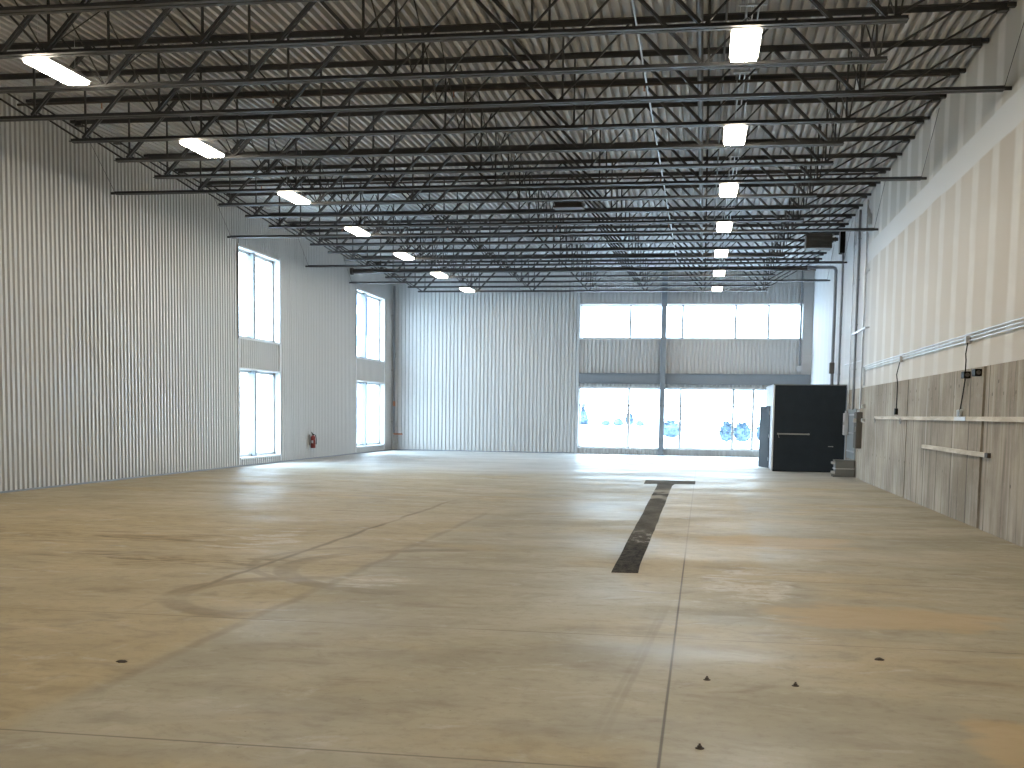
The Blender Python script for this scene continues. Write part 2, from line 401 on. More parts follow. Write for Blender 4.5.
XB0, XB1 = -4.93, 3.71
b = MB()
corrugated(b, 0, YB, 1, XL - .3, XB0, 0, ZT)
for z0, z1 in ((0, .25), (2.66, 4.58), (5.93, ZT)): corrugated(b, 0, YB, 1, XB0, XB1, z0, z1)
b.box(XB1, XR + .3, YB, YB + .3, 0, ZT)
structure(b.build('wall_back', M['panel']))

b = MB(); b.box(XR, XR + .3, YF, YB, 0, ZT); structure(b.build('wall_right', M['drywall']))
b = MB(); b.box(XL - .3, XR + .3, YF - .3, YF, 0, ZT); structure(b.build('wall_front', M['white']))
# the cast concrete dado: panels with open joints
b = MB()
cuts = [YF, 4.75, 11.15, 17.58, 23.88, 30.1]
for a, c in zip(cuts, cuts[1:]):
    gap = {17.58: .075}
    b.box(XR - .06, XR + .02, a + (gap.get(a, .045) if a > YF else 0), c - (gap.get(c, .045) if c < 30 else 0), 0, 2.37, .006)
structure(b.build('wall_dado', M['concrete_wall']))
XC = XR - .06
b = MB()
for c in cuts[1:-1]: b.box(XR - .018, XR + .01, c - .1, c + .1, 0, 2.36)
structure(b.build('trim_4', M['sealant']))
b = MB(); b.box(XR - .012, XR, 30.1, 34.1, 0, 2.37); structure(b.build('trim_1', M['concrete_wall']))
b = MB(); b.box(XB0 - .11, XB0, YB - .05, YB + .0, 0, ZT); structure(b.build('trim_2', M['frame']))
b = MB(); b.box(XL, XL + .012, YF, YB, 0, .035); b.box(XL, XB0, YB - .012, YB, 0, .035); structure(b.build('baseboard_left', M['girt']))
# corner posts of the left windows' bay (plain flashing between the upper and lower opening)
b = MB()
for y in (30.0, 33.16, 40.82, 44.66): b.box(XL, XL + .02, y - .05, y + .03, 0.06, 6.1)
structure(b.build('trim_3', M['trim']))

# ------------------------------------------------------------------ windows
def window(n, axis, s0, s1, z0, z1, mull, trans=(), wide=.07, depth=.10, rec=.19):
    """frame, mullions and glass set back in the wall; root is the lining of the opening"""
    def bx(mb, sa, sb, za, zb, d0, d1):
        if axis == 1: mb.box(XL - d1, XL - d0, sa, sb, za, zb)
        else: mb.box(sa, sb, YB + d0, YB + d1, za, zb)
    r = MB(); t = .015
    bx(r, s0 - .03, s0 + t, z0, z1, -.02, .3); bx(r, s1 - t, s1 + .03, z0, z1, -.02, .3)
    bx(r, s0 - .03, s1 + .03, z0 - .03, z0 + t, -.04, .3); bx(r, s0 - .03, s1 + .03, z1 - t, z1 + .03, -.02, .3)
    root = structure(r.build('window_%d' % n, M['trim']))
    f = MB(); w = wide / 2
    bx(f, s0 + t, s0 + t + w, z0 + t, z1 - t, rec, rec + depth); bx(f, s1 - t - w, s1 - t, z0 + t, z1 - t, rec, rec + depth)
    bx(f, s0 + t, s1 - t, z0 + t, z0 + t + w, rec, rec + depth); bx(f, s0 + t, s1 - t, z1 - t - w, z1 - t, rec, rec + depth)
    f.build('window_frame', M['frame'], root)
    for m in mull:
        q = MB(); bx(q, m - w, m + w, z0 + t, z1 - t, rec - (.12 if axis == 1 else .01), rec + depth); q.build('mullion', M['mull' if axis == 1 else 'frame'], root)
    for h in trans:
        q = MB(); bx(q, s0 + t, s1 - t, h - .025, h + .025, rec, rec + depth); q.build('transom', M['frame'], root)
    g = MB(); bx(g, s0 + t, s1 - t, z0 + t, z1 - t, rec + depth * .5, rec + depth * .5 + .012); g.build('glass', M['glass'], root)
    # daylight portal in the opening
    L = bpy.data.lights.new('window_daylight', 'AREA'); L.shape = 'RECTANGLE'; L.size = s1 - s0; L.size_y = z1 - z0
    L.cycles.is_portal = True
    o = bpy.data.objects.new('window_daylight', L); COL.objects.link(o); o.parent = root
    o.rotation_mode = 'QUATERNION'
    if axis == 1:
        o.location = (XL - .32, (s0 + s1) / 2, (z0 + z1) / 2); o.rotation_quaternion = Vector((1, 0, 0)).to_track_quat('-Z', 'Z')
    else:
        o.location = ((s0 + s1) / 2, YB + .32, (z0 + z1) / 2); o.rotation_quaternion = Vector((0, -1, 0)).to_track_quat('-Z', 'Z')
for i, (a, c, d, e, m) in enumerate(WL): window(i + 1, 1, a, c, d, e, [m], wide=.15)
window(5, 0, XB0, XB1, 4.58, 5.93, [-2.93, -.88, 1.17, 2.43], wide=.09)
window(6, 0, XB0, XB1, .25, 2.66, [-2.93, -.88, 1.17, 1.94], [1.95], wide=.09)

# ------------------------------------------------------------------ steel at the window wall
r = thing('steel_column', (-1.60, YB - .16, 0), 'slim blue-grey steel column standing in front of the far windows', 'column')
b = MB(); b.box(-.1, .1, -.1, -.085, .02, ZT - .02); b.box(-.1, .1, .085, .1, .02, ZT - .02); b.box(-.008, .008, -.085, .085, .02, ZT - .02); b.build('shaft', M['girt'], r)
b = MB(); b.box(-.15, .15, -.13, .13, 0, .02); b.build('base_plate', M['girt'], r)
r = thing('steel_beam', (0, YB - .06, 2.8), 'wide blue-grey steel beam across the far wall above the lower windows', 'beam')
b = MB()
x0, x1 = XB0 + .01, XR - .02
b.box(x0, x1, -.0, .05, 0.02, .40); b.box(x0, x1, -.09, .05, .40, .42); b.box(x0, x1, -.09, .05, 0, .02); b.build('web', M['girt'], r)

# ------------------------------------------------------------------ roof joists
PP = [-10.66 + 2.107 * i for i in range(7)]; XM = -4.30
ZB, ZTC = .04, 1.12                         # heights of the chords' centres above the chord's underside
def make_joist(ext, name='roof_joist'):
    root = thing(name, (XM, 0, ZC), '', 'joist', 'open-web roof joists')
    L = lambda x: x - XM
    def chord(x0, x1, z0, flip, nm):
        b = MB()
        for s in (-1, 1):                   # two angles back to back
            pts = [(s * .016, z0), (s * .086, z0), (s * .086, z0 + .008), (s * .024, z0 + .008), (s * .024, z0 + .06), (s * .016, z0 + .06)]
            if flip: pts = [(p, 2 * z0 + .05 - q) for p, q in pts]
            if (s < 0) != flip: pts = pts[::-1]
            b.prism(pts, 0, L(x0), L(x1))
        # spacer plates between the angles
        n = int((x1 - x0) / 1.05)
        for i in range(n + 1):
            x = L(x0) + .05 + (x1 - x0 - .1) * i / n; b.box(x - .04, x + .04, -.013, .013, z0 + .004, z0 + .048)
        return b.build(nm, M['joist'], root)
    if ext: chord(XL + .10, XR - .10, 0, False, 'bottom_chord')
    else: chord(PP[0] - .2, PP[6] + .21, 0, False, 'bottom_chord')
    b = MB()                                # heavier top chord
    for s in (-1, 1):
        pts = [(s * .013, 1.168), (s * .066, 1.168), (s * .066, 1.160), (s * .021, 1.160), (s * .021, 1.092), (s * .013, 1.092)]
        if s > 0: pts = pts[::-1]
        b.prism(pts, 0, L(XL + .10), L(XR - .11))
    b.build('top_chord', M['joist'], root)
    def web(xa, za, xb, zb, thick):
        b = MB(); a, c = (L(xa), 0, za), (L(xb), 0, zb)
        if thick:
            b.bar(a, c, .030, .042, off=(0, -.030, 0)); b.bar(a, c, .030, .042, off=(0, .030, 0))
        else: b.bar(a, c, .026, .026)
        b.build('web_diagonal', M['joist'], root)
    for i, p in enumerate(PP):
        if i >= 1: web(p - .03, ZB + .02, p - 1.03, ZTC - .02, i >= 3)
        if i <= 5: web(p + .03, ZB + .02, p + 1.03, ZTC - .02, i < 3)
        b = MB(); b.bar((L(p) + .07, 0, ZB), (L(p) + .07, 0, ZTC), .028, .028, up=(1, 0, 0)); b.build('web_vertical', M['joist'], root)
    for a, c in ((PP[0] - .04, XL + .20), (PP[6] + .04, XR - .20)):
        b = MB(); b.tube([(L(a), 0, ZB), (L(c), 0, ZTC - .02)], .017, 8); b.build('end_rod', M['joist'], root)
    for c, s in ((XL, 1), (XR, -1)):
        b = MB(); b.box(min(L(c + s * .10), L(c + s * .24)), max(L(c + s * .10), L(c + s * .24)), -.06, .06, 1.05, 1.092); b.box(min(L(c), L(c + s * .12)), max(L(c), L(c + s * .12)), -.045, .045, 1.11, 1.165); b.build('bearing_seat', M['joist'], root)
    if ext:
        for c, s in ((XL, 1), (XR, -1)):
            b = MB(); b.box(min(L(c), L(c + s * .1)), max(L(c), L(c + s * .1)), -.013, .013, .0, .05)
            b.tube([(L(c + s * .10), 0, .03), (L(c + s * .02), -1.05, 1.06)], .004, 6); b.build('wall_tie', M['joist'], root)
    return root
protos = {}
for k in range(-1, 21):
    e = k in EXT
    if e not in protos: j = protos[e] = make_joist(e); j.location.y = JY(k)
    else: j = copy_thing(protos[e], (XM, JY(k), ZC))
    n = ORD[20 - k]
    j['label'] = ('dark steel roof truss, bottom chord reaching both side walls, %s from the far window wall' if e else
                  'dark open-web steel roof truss, chord stopping short, %s from the far window wall') % n

# cross bracing between neighbouring joists in three rows
ROWS = [(-8.57, 'left'), (-4.05, 'middle'), (2.08, 'right')]
pb = None
for x, rn in ROWS:
    for k in range(-1, 20):
        if pb is None:
            pb = thing('cross_brace', (x, JY(k), ZC), '', 'brace', 'cross braces between the roof trusses')
            d = 1.52458
            b = MB(); b.bar((-.018, .03, .06), (-.018, d - .03, 1.06), .020, .009, up=(1, 0, 0)); b.build('brace_bar', M['joist'], pb)
            b = MB(); b.bar((.018, .03, 1.06), (.018, d - .03, .06), .020, .009, up=(1, 0, 0)); b.build('brace_bar', M['joist'], pb)
            o = pb
        else: o = copy_thing(pb, (x, JY(k), ZC))
        o['label'] = 'crossed brace, %s row, between %s and %s trusses from the window wall' % (rn, ORD[19 - k], ORD[20 - k])

# ------------------------------------------------------------------ high-bay lights
HL = 6.12
def make_light():
    r = thing('high_bay_light', (0, 0, HL), '', 'light', 'lit high-bay lights')
    b = MB(); w, l = .18, .56
    b.prism([(-w, .012), (-w + .012, .012), (-w + .012, .022), (w - .012, .022), (w - .012, .012), (w, .012), (w, .05), (w - .07, .085), (-w + .07, .085), (-w, .05)][::-1], 1, -l, l)
    b.box(-w, w, -l, -l + .012, .012, .05); b.box(-w, w, l - .012, l, .012, .05)
    b.build('housing', M['white'], r)
    b = MB()
    b.box(-w + .02, w - .02, -l + .02, l - .02, -.032, .018, .010); b.build('lens', M['lens'], r)
    for y in (-.45, .45):
        b = MB(); b.tube([(0, y, .08), (0, y, ZT - HL)], .004, 6); b.tube([(-.12, y, .085), (0, y, .20), (.12, y, .085)], .003, 6); b.build('hanging_wire', M['galv'], r)
    return r
pl = None
for X, rn in ((-8.762, 'left row beside ribbed wall'), (.385, 'right row below three conduits')):
    for k in range(-3, 7):
        loc = (X, 14.7246 + k * 4.57374, HL)
        if pl is None: pl = make_light(); pl.location = loc; o = pl
        else: o = copy_thing(pl, loc)
        o['label'] = 'glowing warm rectangular high-bay light, %s, %s from the window wall' % (rn, ORD[6 - k])

# ------------------------------------------------------------------ runs of pipe and conduit under the roof
def run(name, pts, r, mat, label, cat, group=None, n=8):
    b = MB(); b.tube(pts, r, n); return tag(b.build(name, mat), label, cat, group)
run('conduit', [(-1.10, YF + .02, 7.13), (-1.07, YB - .02, 7.13)], .016, M['galv'], 'single silver conduit running the length of the roof left of the light row', 'conduit')
for i, x in enumerate((.43, .51, .59)):
    run('conduit', [(x, YF + .02, 7.125), (x + .02, YB - .02, 7.125)], .011, M['galv'],
        '%s of three parallel silver conduits above the right light row' % ('leftmost', 'middle one', 'rightmost')[i], 'conduit', 'conduits above the right light row')
for k in range(0, 20):
    if k % 2: continue
    b = MB(); y = JY(k) + .6; b.box(.33, .70, y - .02, y + .02, 7.09, 7.114)
    for x in (.36, .67): b.tube([(x, y, 7.10), (x, y, ZT)], .005, 6)
    tag(b.build('conduit_strut', M['galv']), 'small silver strut under the three conduits, beside %s roof truss from window wall' % ORD[20 - k], 'strut', 'conduit struts')
run('gas_pipe', [(-.195, YF + .02, 7.11), (-.195, YB - .02, 7.11)], .05, M['darkpipe'], 'thick dark pipe running lengthwise under the roof near the right light row', 'pipe', n=12)
run('conduit', [(.17, YF + .02, 7.14), (.17, YB - .02, 7.14)], .016, M['darkpipe'], 'thin dark pipe running lengthwise just left of the three silver conduits', 'pipe')
for i, y in enumerate((19.40, 26.90, 33.2)):
    r = thing('sprinkler_branch', (XM, y, 7.0), 'thin dark sprinkler pipe across the roof space, %s' % ('near end of the hall', 'middle of the hall', 'far end near the dark heater')[i], 'pipe', 'sprinkler branch pipes')
    b = MB(); b.tube([(XL + .3 - XM, 0, 0), (XR - .4 - XM, 0, 0)], .024, 8); b.build('branch_pipe', M['darkpipe'], r)
    for q in range(5):
        x = -6.4 + 3.2 * q; b = MB(); b.tube([(x, 0, -.02), (x, 0, -.10)], .012, 8); b.lathe([(0, -.11), (.022, -.108), (.022, -.10), (0, -.098)], (x, 0, 0), 10); b.build('sprinkler_head', M['copper'], r)
r = thing('sprinkler_main', (0, 40.15, 6.58), 'thick dark sprinkler main crossing the hall in front of the window wall', 'pipe')
b = MB(); b.tube([(XL + .03, 0, 0), (3.62, 0, 0)], .085, 14); b.build('main_pipe', M['darkpipe'], r)
b = MB(); b.tube([(XL + .01, 0, 0), (XL + .10, 0, 0)], .13, 14); b.build('wall_flange', M['darkpipe'], r)
for x in (-9.5, -5, -.5, 3):
    b = MB(); b.tube([(x, 0, .08), (x, 0, ZT - 6.58)], .008, 6); b.build('pipe_hanger', M['darkpipe'], r)

# pipe riser in the back left corner
r = thing('drain_pipe', (XL + .13, YB - .16, .66), 'dark vertical pipe in the back left corner ending in a copper elbow', 'pipe')
b = MB(); b.tube([(0, 0, 0.03), (0, 0, 6.0)], .042, 10); b.build('riser', M['greypipe'], r)
b = MB(); b.tube([(0, 0, .05), (0, 0, .015), (.03, 0, 0), (.33, 0, 0)], .035, 10); b.tube([(.31, 0, 0), (.35, 0, 0)], .045, 10); b.build('elbow', M['copper'], r)
for z in (1.24, 3.2):
    b = MB(); b.tube([(0, 0, z - .10), (0, 0, z + .10)], .055, 10); b.build('coupling', M['copper'] if z < 2 else M['greypipe'], r)
for z in (.5, 2.6, 4.8):
    b = MB(); b.box(-.13, .05, -.012, .012, z - .02, z + .02); b.build('pipe_clamp', M['steel'], r)

# fire extinguisher hung on the left wall
r = thing('fire_extinguisher', (XL + .13, 35.75, .36), 'small red fire extinguisher hung low on the ribbed left wall', 'fire extinguisher')
b = MB(); b.lathe([(0, 0), (.07, 0), (.078, .012), (.078, .33), (.066, .375), (.03, .40), (.026, .42), (0, .42)], (0, 0, 0), 20); b.build('cylinder', M['red'], r)
b = MB(); b.lathe([(0, .42), (.028, .42), (.028, .455), (.012, .46), (0, .46)], (0, 0, 0), 12); b.bar((-.02, .02, .455), (-.02, -.11, .485), .02, .012, up=(1, 0, 0)); b.bar((-.02, .02, .468), (-.02, -.10, .52), .02, .010, up=(1, 0, 0)); b.build('valve', M['black_plastic'], r)
b = MB(); b.tube([(.02, .02, .44), (.06, .06, .42), (.085, .07, .3), (.085, .05, .12)], [.011, .011, .011, .016], 8); b.build('hose', M['black_plastic'], r)
b = MB(); b.box(-.03, .03, -.0795, -.0765, .16, .25); b.build('instruction_label', M['white'], r)
b = MB(); b.box(-.13, -.075, -.05, .05, .10, .44); b.build('wall_bracket', M['steel'], r)

# ------------------------------------------------------------------ black walled enclosure by the right wall
r = thing('enclosure', (2.05, 34.17, 0), 'black walled entrance enclosure standing against the right wall', 'enclosure')
W, D_, H = XR - .02 - 2.05, 4.0, 2.5
b = MB(); b.box(0, W, 0, .09, 0.02, H, .008); b.build('front_panel', M['black'], r)
b = MB(); b.box(-.03, .09, .09, D_, 0.02, H); b.build('side_wall', M['lavender'], r)
b = MB(); b.box(-.045, .0, -.012, .09, .02, H); b.build('corner_trim', M['trim'], r)
b = MB(); b.box(-.04, W, -.02, D_, H, H + .035); b.build('roof_cap', M['grey_box'], r)
b = MB(); b.box(.0, W, .02, .10, 0, .02); b.build('bottom_rail', M['black_plastic'], r)
pbar = MB(); pbar.box(.10, 1.02, -.055, -.03, 1.075, 1.115, .006)
for x in (.12, .98): pbar.box(x - .02, x + .02, -.035, .0, 1.07, 1.12)
pbar.tube([(.14, -.042, 1.08), (.145, -.045, 1.0), (.16, -.04, .98)], .006, 6); pb_ = pbar.build('push_bar', M['steel'], r); pb_['label'] = 'grey steel push bar'
b = MB(); b.box(1.55, 1.68, -.03, 0, .74, .76); b.box(1.66, 1.69, -.05, 0, .735, .765); b.build('latch', M['steel'], r)
dr = MB(); Lh, th = .92, .045
a0, a1 = Vector((-.005, 1.50)), Vector((-.25, 2.38)); dd = (a1 - a0).normalized(); nn = Vector((-dd.y, dd.x))
q = [a0, a1, a1 + nn * th, a0 + nn * th]
dr.prism([(p.x, p.y) for p in q][::1], 2, .03, 1.91)
do = dr.build('door', M['black'], r)
hb = MB(); p = a1 - dd * .08 + nn * th; hb.tube([(p.x, p.y, .62), (p.x + nn.x * .06, p.y + nn.y * .06, .62)], .012, 8); hb.bar((p.x + nn.x * .06, p.y + nn.y * .06, .62), (p.x + nn.x * .06 - dd.x * .12, p.y + nn.y * .06 - dd.y * .12, .62), .02, .015, up=(0, 0, 1)); hb.build('handle', M['steel'], do)
for z in (.3, 1.0, 1.7):
    hg = MB(); hg.tube([(a0.x + nn.x * th - .006, a0.y, z - .05), (a0.x + nn.x * th - .006, a0.y, z + .05)], .010, 8); hg.build('hinge', M['steel'], do)

# ------------------------------------------------------------------ electrical gear on the right wall
r = thing('backboard', (XR - .012, 32.6, .47), 'blue-grey metal backboard fixed to the right wall beside black enclosure', 'board')
b = MB(); b.box(-.035, 0, -.85, .85, 0, 1.36, .004); b.build('sheet', M['blue_grey'], r)
b = MB()
for z in (.2, .7, 1.2): b.box(-.05, -.035, -.82, .82, z - .02, z + .02)
b.build('channel', M['galv'], r)
def cabinet(name, loc, d, w, h, mat, label, knob=True):
    r = thing(name, loc, label, 'electrical cabinet')
    b = MB(); b.box(-d + .02, 0, -w / 2, w / 2, 0, h, .004); b.build('body', mat, r)
    b = MB(); b.box(-d, -d + .02, -w / 2 + .01, w / 2 - .01, .01, h - .01, .004); o = b.build('door', mat, r)
    if knob:
        b = MB(); b.box(-d - .025, -d, -w / 2 + .04, -w / 2 + .06, h * .45, h * .6); b.build('handle', M['steel'], o)
    b = MB(); b.tube([(-d / 2, 0, h), (-d / 2, 0, h + .06)], .03, 8); b.build('cable_gland', M['galv'], r)
    return r
cabinet('electrical_cabinet', (XR, 30.95, .80), .16, .5, .94, M['brown_box'], 'tall dark brown electrical cabinet on right wall at end of concrete')
cabinet('electrical_cabinet', (XR - .062, 33.3, 1.10), .11, .36, .62, M['light_box'], 'light grey electrical box on the backboard nearest the black enclosure')

r = thing('transformer', (3.76, 31.86, 0), 'squat grey transformer box standing on the floor beside the concrete wall', 'transformer')
b = MB(); b.box(-.22, .28, -.22, .22, .06, .42, .015); b.build('case', M['grey_box'], r)
b = MB(); b.box(-.24, .29, -.24, .24, .42, .455, .01); b.build('lid', M['grey_box'], r)
b = MB(); b.box(-.245, .29, -.235, .235, .21, .235, .006); b.build('seam_band', M['light_box'], r)
for y in (-.17, .17):
    b = MB(); b.box(-.27, .28, y - .04, y + .04, 0, .06); b.build('foot', M['grey_box'], r)
for z in (.12, .37):
    b = MB(); b.box(-.29, -.22, -.20, -.12, z - .03, z + .03, .006); b.box(-.29, -.22, .12, .20, z - .03, z + .03, .006); b.build('bracket', M['light_box'], r)
# vertical conduits between the roof and the cabinets
for i, (y, zb, zt, rr, mt, t) in enumerate((
        (36.05, 2.56, 6.5, .035, 'greypipe', 'dark grey vertical conduit below the black box high on right wall'),
        (33.45, 1.80, 7.16, .018, 'galv', 'thin silver vertical conduit to backboard, furthest of the three together'),
        (32.40, 1.80, 7.16, .034, 'greypipe', 'thick grey vertical conduit to backboard, middle of the three together'),
        (30.93, 1.82, 7.16, .026, 'galv', 'silver vertical conduit down to the dark brown electrical cabinet'))):
    b = MB(); x = XR - .05
    b.tube([(x, y, zb), (x, y, zt)], rr, 8)
    for z in (2.9, 4.1, 5.3, 6.4): 
        if zb < z < zt: b.box(x - rr - .006, XR, y - .02, y + .02, z - .012, z + .012)
    tag(b.build('vertical_conduit', M[mt]), t, 'conduit', 'vertical conduits on the right wall')
r = thing('pipe_riser', (XR - .10, 37.40, 2.56), 'thick grey pipe turning down the right wall behind the black enclosure', 'pipe')
b = MB(); b.tube([(-.80, 0, 3.70), (-.10, 0, 3.70), (-.03, 0, 3.67), (0, 0, 3.60), (0, 0, -.02)], .055, 12); b.build('bent_pipe', M['greypipe'], r)
b = MB(); b.box(-.10, .06, -.10, .10, .40, .75, .02); b.build('valve_body', M['brown_box'], r)
b = MB(); b.tube([(-.86, 0, 3.70), (-.78, 0, 3.70)], .07, 12); b.build('end_cap', M['greypipe'], r)
r = thing('cable_box', (XR, 36.2, 6.52), 'tall narrow black box high on the right wall near the ceiling', 'box')
b = MB(); b.box(-.15, -.01, -.2, .2, 0, .66, .01); b.build('body', M['black_plastic'], r)
b = MB(); b.box(-.16, -.15, -.18, .18, .02, .64); b.build('cover', M['brown_box'], r)
r = thing('junction_box', (XR, 30.55, 6.48), 'small silver box high on right wall just above a truss end', 'box')
b = MB(); b.box(-.12, 0, -.09, .09, 0, .26, .008); b.build('body', M['galv'], r)
b = MB(); b.tube([(-.06, 0, .26), (-.06, 0, .38)], .02, 8); b.tube([(-.06, .09, .05), (-.03, .9, -.08), (-.015, 1.4, .0)], .016, 8); b.build('conduit_stub', M['white'], r)
b = MB(); b.box(-.02, 0, -.05, .05, 0, .06); tag(b.build('outlet_plate', M['white'], loc=(XR, 30.6, 5.31)), 'small white plate halfway up the right wall beside vertical conduit', 'plate')
b = MB(); b.tube([(XR - .085, 32.9, 3.87), (XR - .085, 30.2, 3.87)], .022, 8)
for y in (32.9, 30.2): b.box(XR - .11, XR, y - .02, y + .02, 3.85, 3.89)
tag(b.build('support_bar', M['galv']), 'short pale bar crossing the vertical conduits on the right wall', 'bar')
b = MB(); b.tube([(XR - .02, 34.9, 3.13), (XR - .02, 31.0, 3.08)], .012, 6)
tag(b.build('cross_conduit', M['galv']), 'thin sagging conduit across right wall above the black enclosure', 'conduit')

# long pair of conduits along the drywall with boxes and drop cords
for i, (z, t) in enumerate(((2.915, 'upper'), (2.865, 'middle'), (2.81, 'lower'))):
    b = MB(); y1 = 30.70 - .12 * i
    b.tube([(XR - .03, YF + .05, z), (XR - .03, y1 - .3, z), (XR - .03, y1 - .08, z - .03), (XR - .03, y1, z - .12), (XR - .03, y1, 2.42)], .0115, 8)
    y = 6.2
    while y < 30: b.box(XR - .042, XR - .001, y - .012, y + .012, z - .014, z + .014); y += 3.1
    tag(b.build('wall_conduit', M['galv']), '%s of three silver conduits running along drywall above the concrete' % t, 'conduit', 'conduits along the drywall')
for i, (y, t) in enumerate(((18.86, 'nearer small pale junction box on the wall conduits, cord passing two black sockets'), (24.95, 'further small pale junction box on the wall conduits, cord to the wood rail'))):
    r = thing('junction_box', (XR, y, 2.76), t, 'box')
    b = MB(); b.box(-.085, -.01, -.06, .06, 0, .125, .006); b.build('body', M['light_box'], r)
    b = MB(); b.box(-.088, -.084, -.05, .05, .01, .115); b.build('cover_plate', M['white'], r)
# hanging cords
b = MB(); x = XC - .03
b.tube([(XR - .06, 18.80, 2.77), (x - .02, 18.66, 2.6), (x - .02, 18.62, 2.50), (x, 18.72, 2.36), (x, 18.72, 2.2), (x, 18.82, 1.98), (x, 18.97, 1.74)], .010, 6)
tag(b.build('power_cord', M['black_plastic']), 'thin dark cord hanging past two black sockets to the wood rail', 'cord')
b = MB(); b.tube([(XR - .06, 25.0, 2.77), (x - .02, 25.02, 2.5), (x, 24.98, 2.3), (x, 24.99, 2.0), (x, 25.0, 1.80)], .011, 6)
b.box(x - .035, x + .028, 24.94, 25.05, 1.67, 1.80, .006)
tag(b.build('power_cord', M['black_plastic']), 'thin dark cord with plug hanging down the concrete, further from camera', 'cord')
for i, (y, z, t) in enumerate(((18.58, 2.22, 'black socket box on concrete wall with the cord passing over it'), (17.86, 2.23, 'black socket box on concrete wall beside the wide panel joint'))):
    r = thing('socket_box', (XC, y, z), t, 'socket', 'black socket boxes')
    b = MB(); b.box(-.10, 0, -.10, .10, 0, .105, .006); b.build('body', M['black_plastic'], r)
    b = MB(); b.lathe([(0, .0), (.032, 0), (.032, .008), (.022, .010), (.020, .004), (0, .004)], (0, 0, 0), 14); o = b.build('outlet', M['brown_box'], r); o.location = (-.05, -.10, .052); o.rotation_euler = (math.pi / 2, 0, 0)

# timber on the concrete wall
r = thing('wall_rail', (XC, 0, 1.57), 'long pale wooden rail fixed along the concrete wall at chest height', 'rail')
b = MB(); b.box(-.04, 0, 9.0, 21.3, 0, .066, .003); b.box(-.038, 0, 21.31, 28.05, -.003, .062, .003); b.build('timber', M['wood'], r)
for y in (24.35, 27.85):
    b = MB(); b.tube([(-.045, y - .05, .0), (-.05, y - .09, -.06), (-.05, y, -.09), (-.05, y + .07, -.05), (-.045, y + .04, .03)], .010, 6); b.build('cable_ring', M['steel'], r)
b = MB(); b.box(-.05, -.038, 18.5, 19.3, .002, .064, .004); o = b.build('splice_plate', M['white'], r)
r = thing('rail_clip', (XC - .04, 18.97, 1.637), 'grey clip and white bracket on wood rail where the cord ends', 'clip')
b = MB(); b.box(-.02, .03, -.06, .06, 0, .10, .006); b.build('plug', M['grey_box'], r)
b = MB(); b.bar((0, -.08, 0), (0, -.14, .11), .03, .02, up=(1, 0, 0)); b.bar((0, .08, 0), (0, .12, .10), .03, .02, up=(1, 0, 0)); b.build('bracket', M['white'], r)
r = thing('timber_plank', (XC, 19.5, 1.09), 'short pale wooden plank fixed level on the concrete below the rail', 'plank')
b = MB(); b.box(-.045, 0, -2.33, 2.45, -.033, .033, .003); b.build('timber', M['wood'], r)
b = MB(); b.box(-.05, 0, -2.50, -2.33, -.035, .035, .003); o = b.build('end_block', M['rust'], r); o['label'] = 'dark end of the plank'
for i, (y, z, t) in enumerate(((29.98, 1.88, 'small pale plate on the concrete end, uppermost of three'), (29.96, 1.53, 'small pale plate on concrete end beside wood rail height'), (30.75, 1.52, 'small pale plate on wall just beyond the concrete end'))):
    xx = XC if y < 30.1 else XR - .16
    b = MB(); b.box(-.07, 0, -.05, .05, -.05, .05, .01); b.box(-.078, -.07, -.04, .04, -.04, .04)
    tag(b.build('outlet_box', M['light_box'], loc=(xx, y, z)), t, 'outlet box', 'pale outlet boxes at the concrete end')

# ------------------------------------------------------------------ equipment in the roof space
r = thing('unit_heater', (3.05, 33.1, 6.22), 'brown-grey unit heater hung in the roof beside the right wall', 'heater')
b = MB(); b.box(-.38, .32, -.25, .25, 0, .40, .01); b.build('casing', M['brown_box'], r)
for q in range(7):
    b = MB(); z = .045 + q * .048; b.bar((-.35, -.262, z), (-.02, -.262, z), .03, .006, up=(0, .5, .8)); b.bar((.0, -.262, z), (.30, -.262, z), .03, .006, up=(0, .5, .8)); b.build('louver', M['brown_box'], r)
b = MB(); b.tube([(.32, 0, .27), (.50, 0, .27)], .05, 10); b.tube([(.40, 0, .27), (.43, 0, .27)], .075, 10); b.build('flue', M['darkpipe'], r)
for x in (-.3, .25):
    b = MB(); b.tube([(x, 0, .40), (x, 0, ZT - 6.22)], .008, 6); b.build('hanger_rod', M['joist'], r)
r = thing('roof_unit', (-3.38, 28.5, 6.60), 'flat dark box hung between the trusses in mid roof', 'ceiling unit')
b = MB(); b.box(-.36, .36, -.3, .3, .0, .04); b.box(-.36, .36, -.3, .3, .12, .16); b.box(-.33, .33, -.27, .27, .04, .12); b.build('casing', M['darkpipe'], r)
for x in (-.3, .3):
    b = MB(); b.tube([(x, 0, .16), (x, 0, ZT - 6.60)], .008, 6); b.build('hanger_rod', M['joist'], r)
run('vertical_conduit', [(3.62, YB - .06, 3.35), (3.62, YB - .06, ZT - .02)], .035, M['greypipe'], 'grey vertical conduit at the right end of the far window wall', 'conduit')
r = thing('outlet_box', (3.60, YB - .01, 3.34), 'small pale box on far wall just above the blue-grey beam', 'outlet box')
b = MB(); b.box(-.08, .12, -.10, 0, 0, .22, .01); b.build('body', M['light_box'], r)

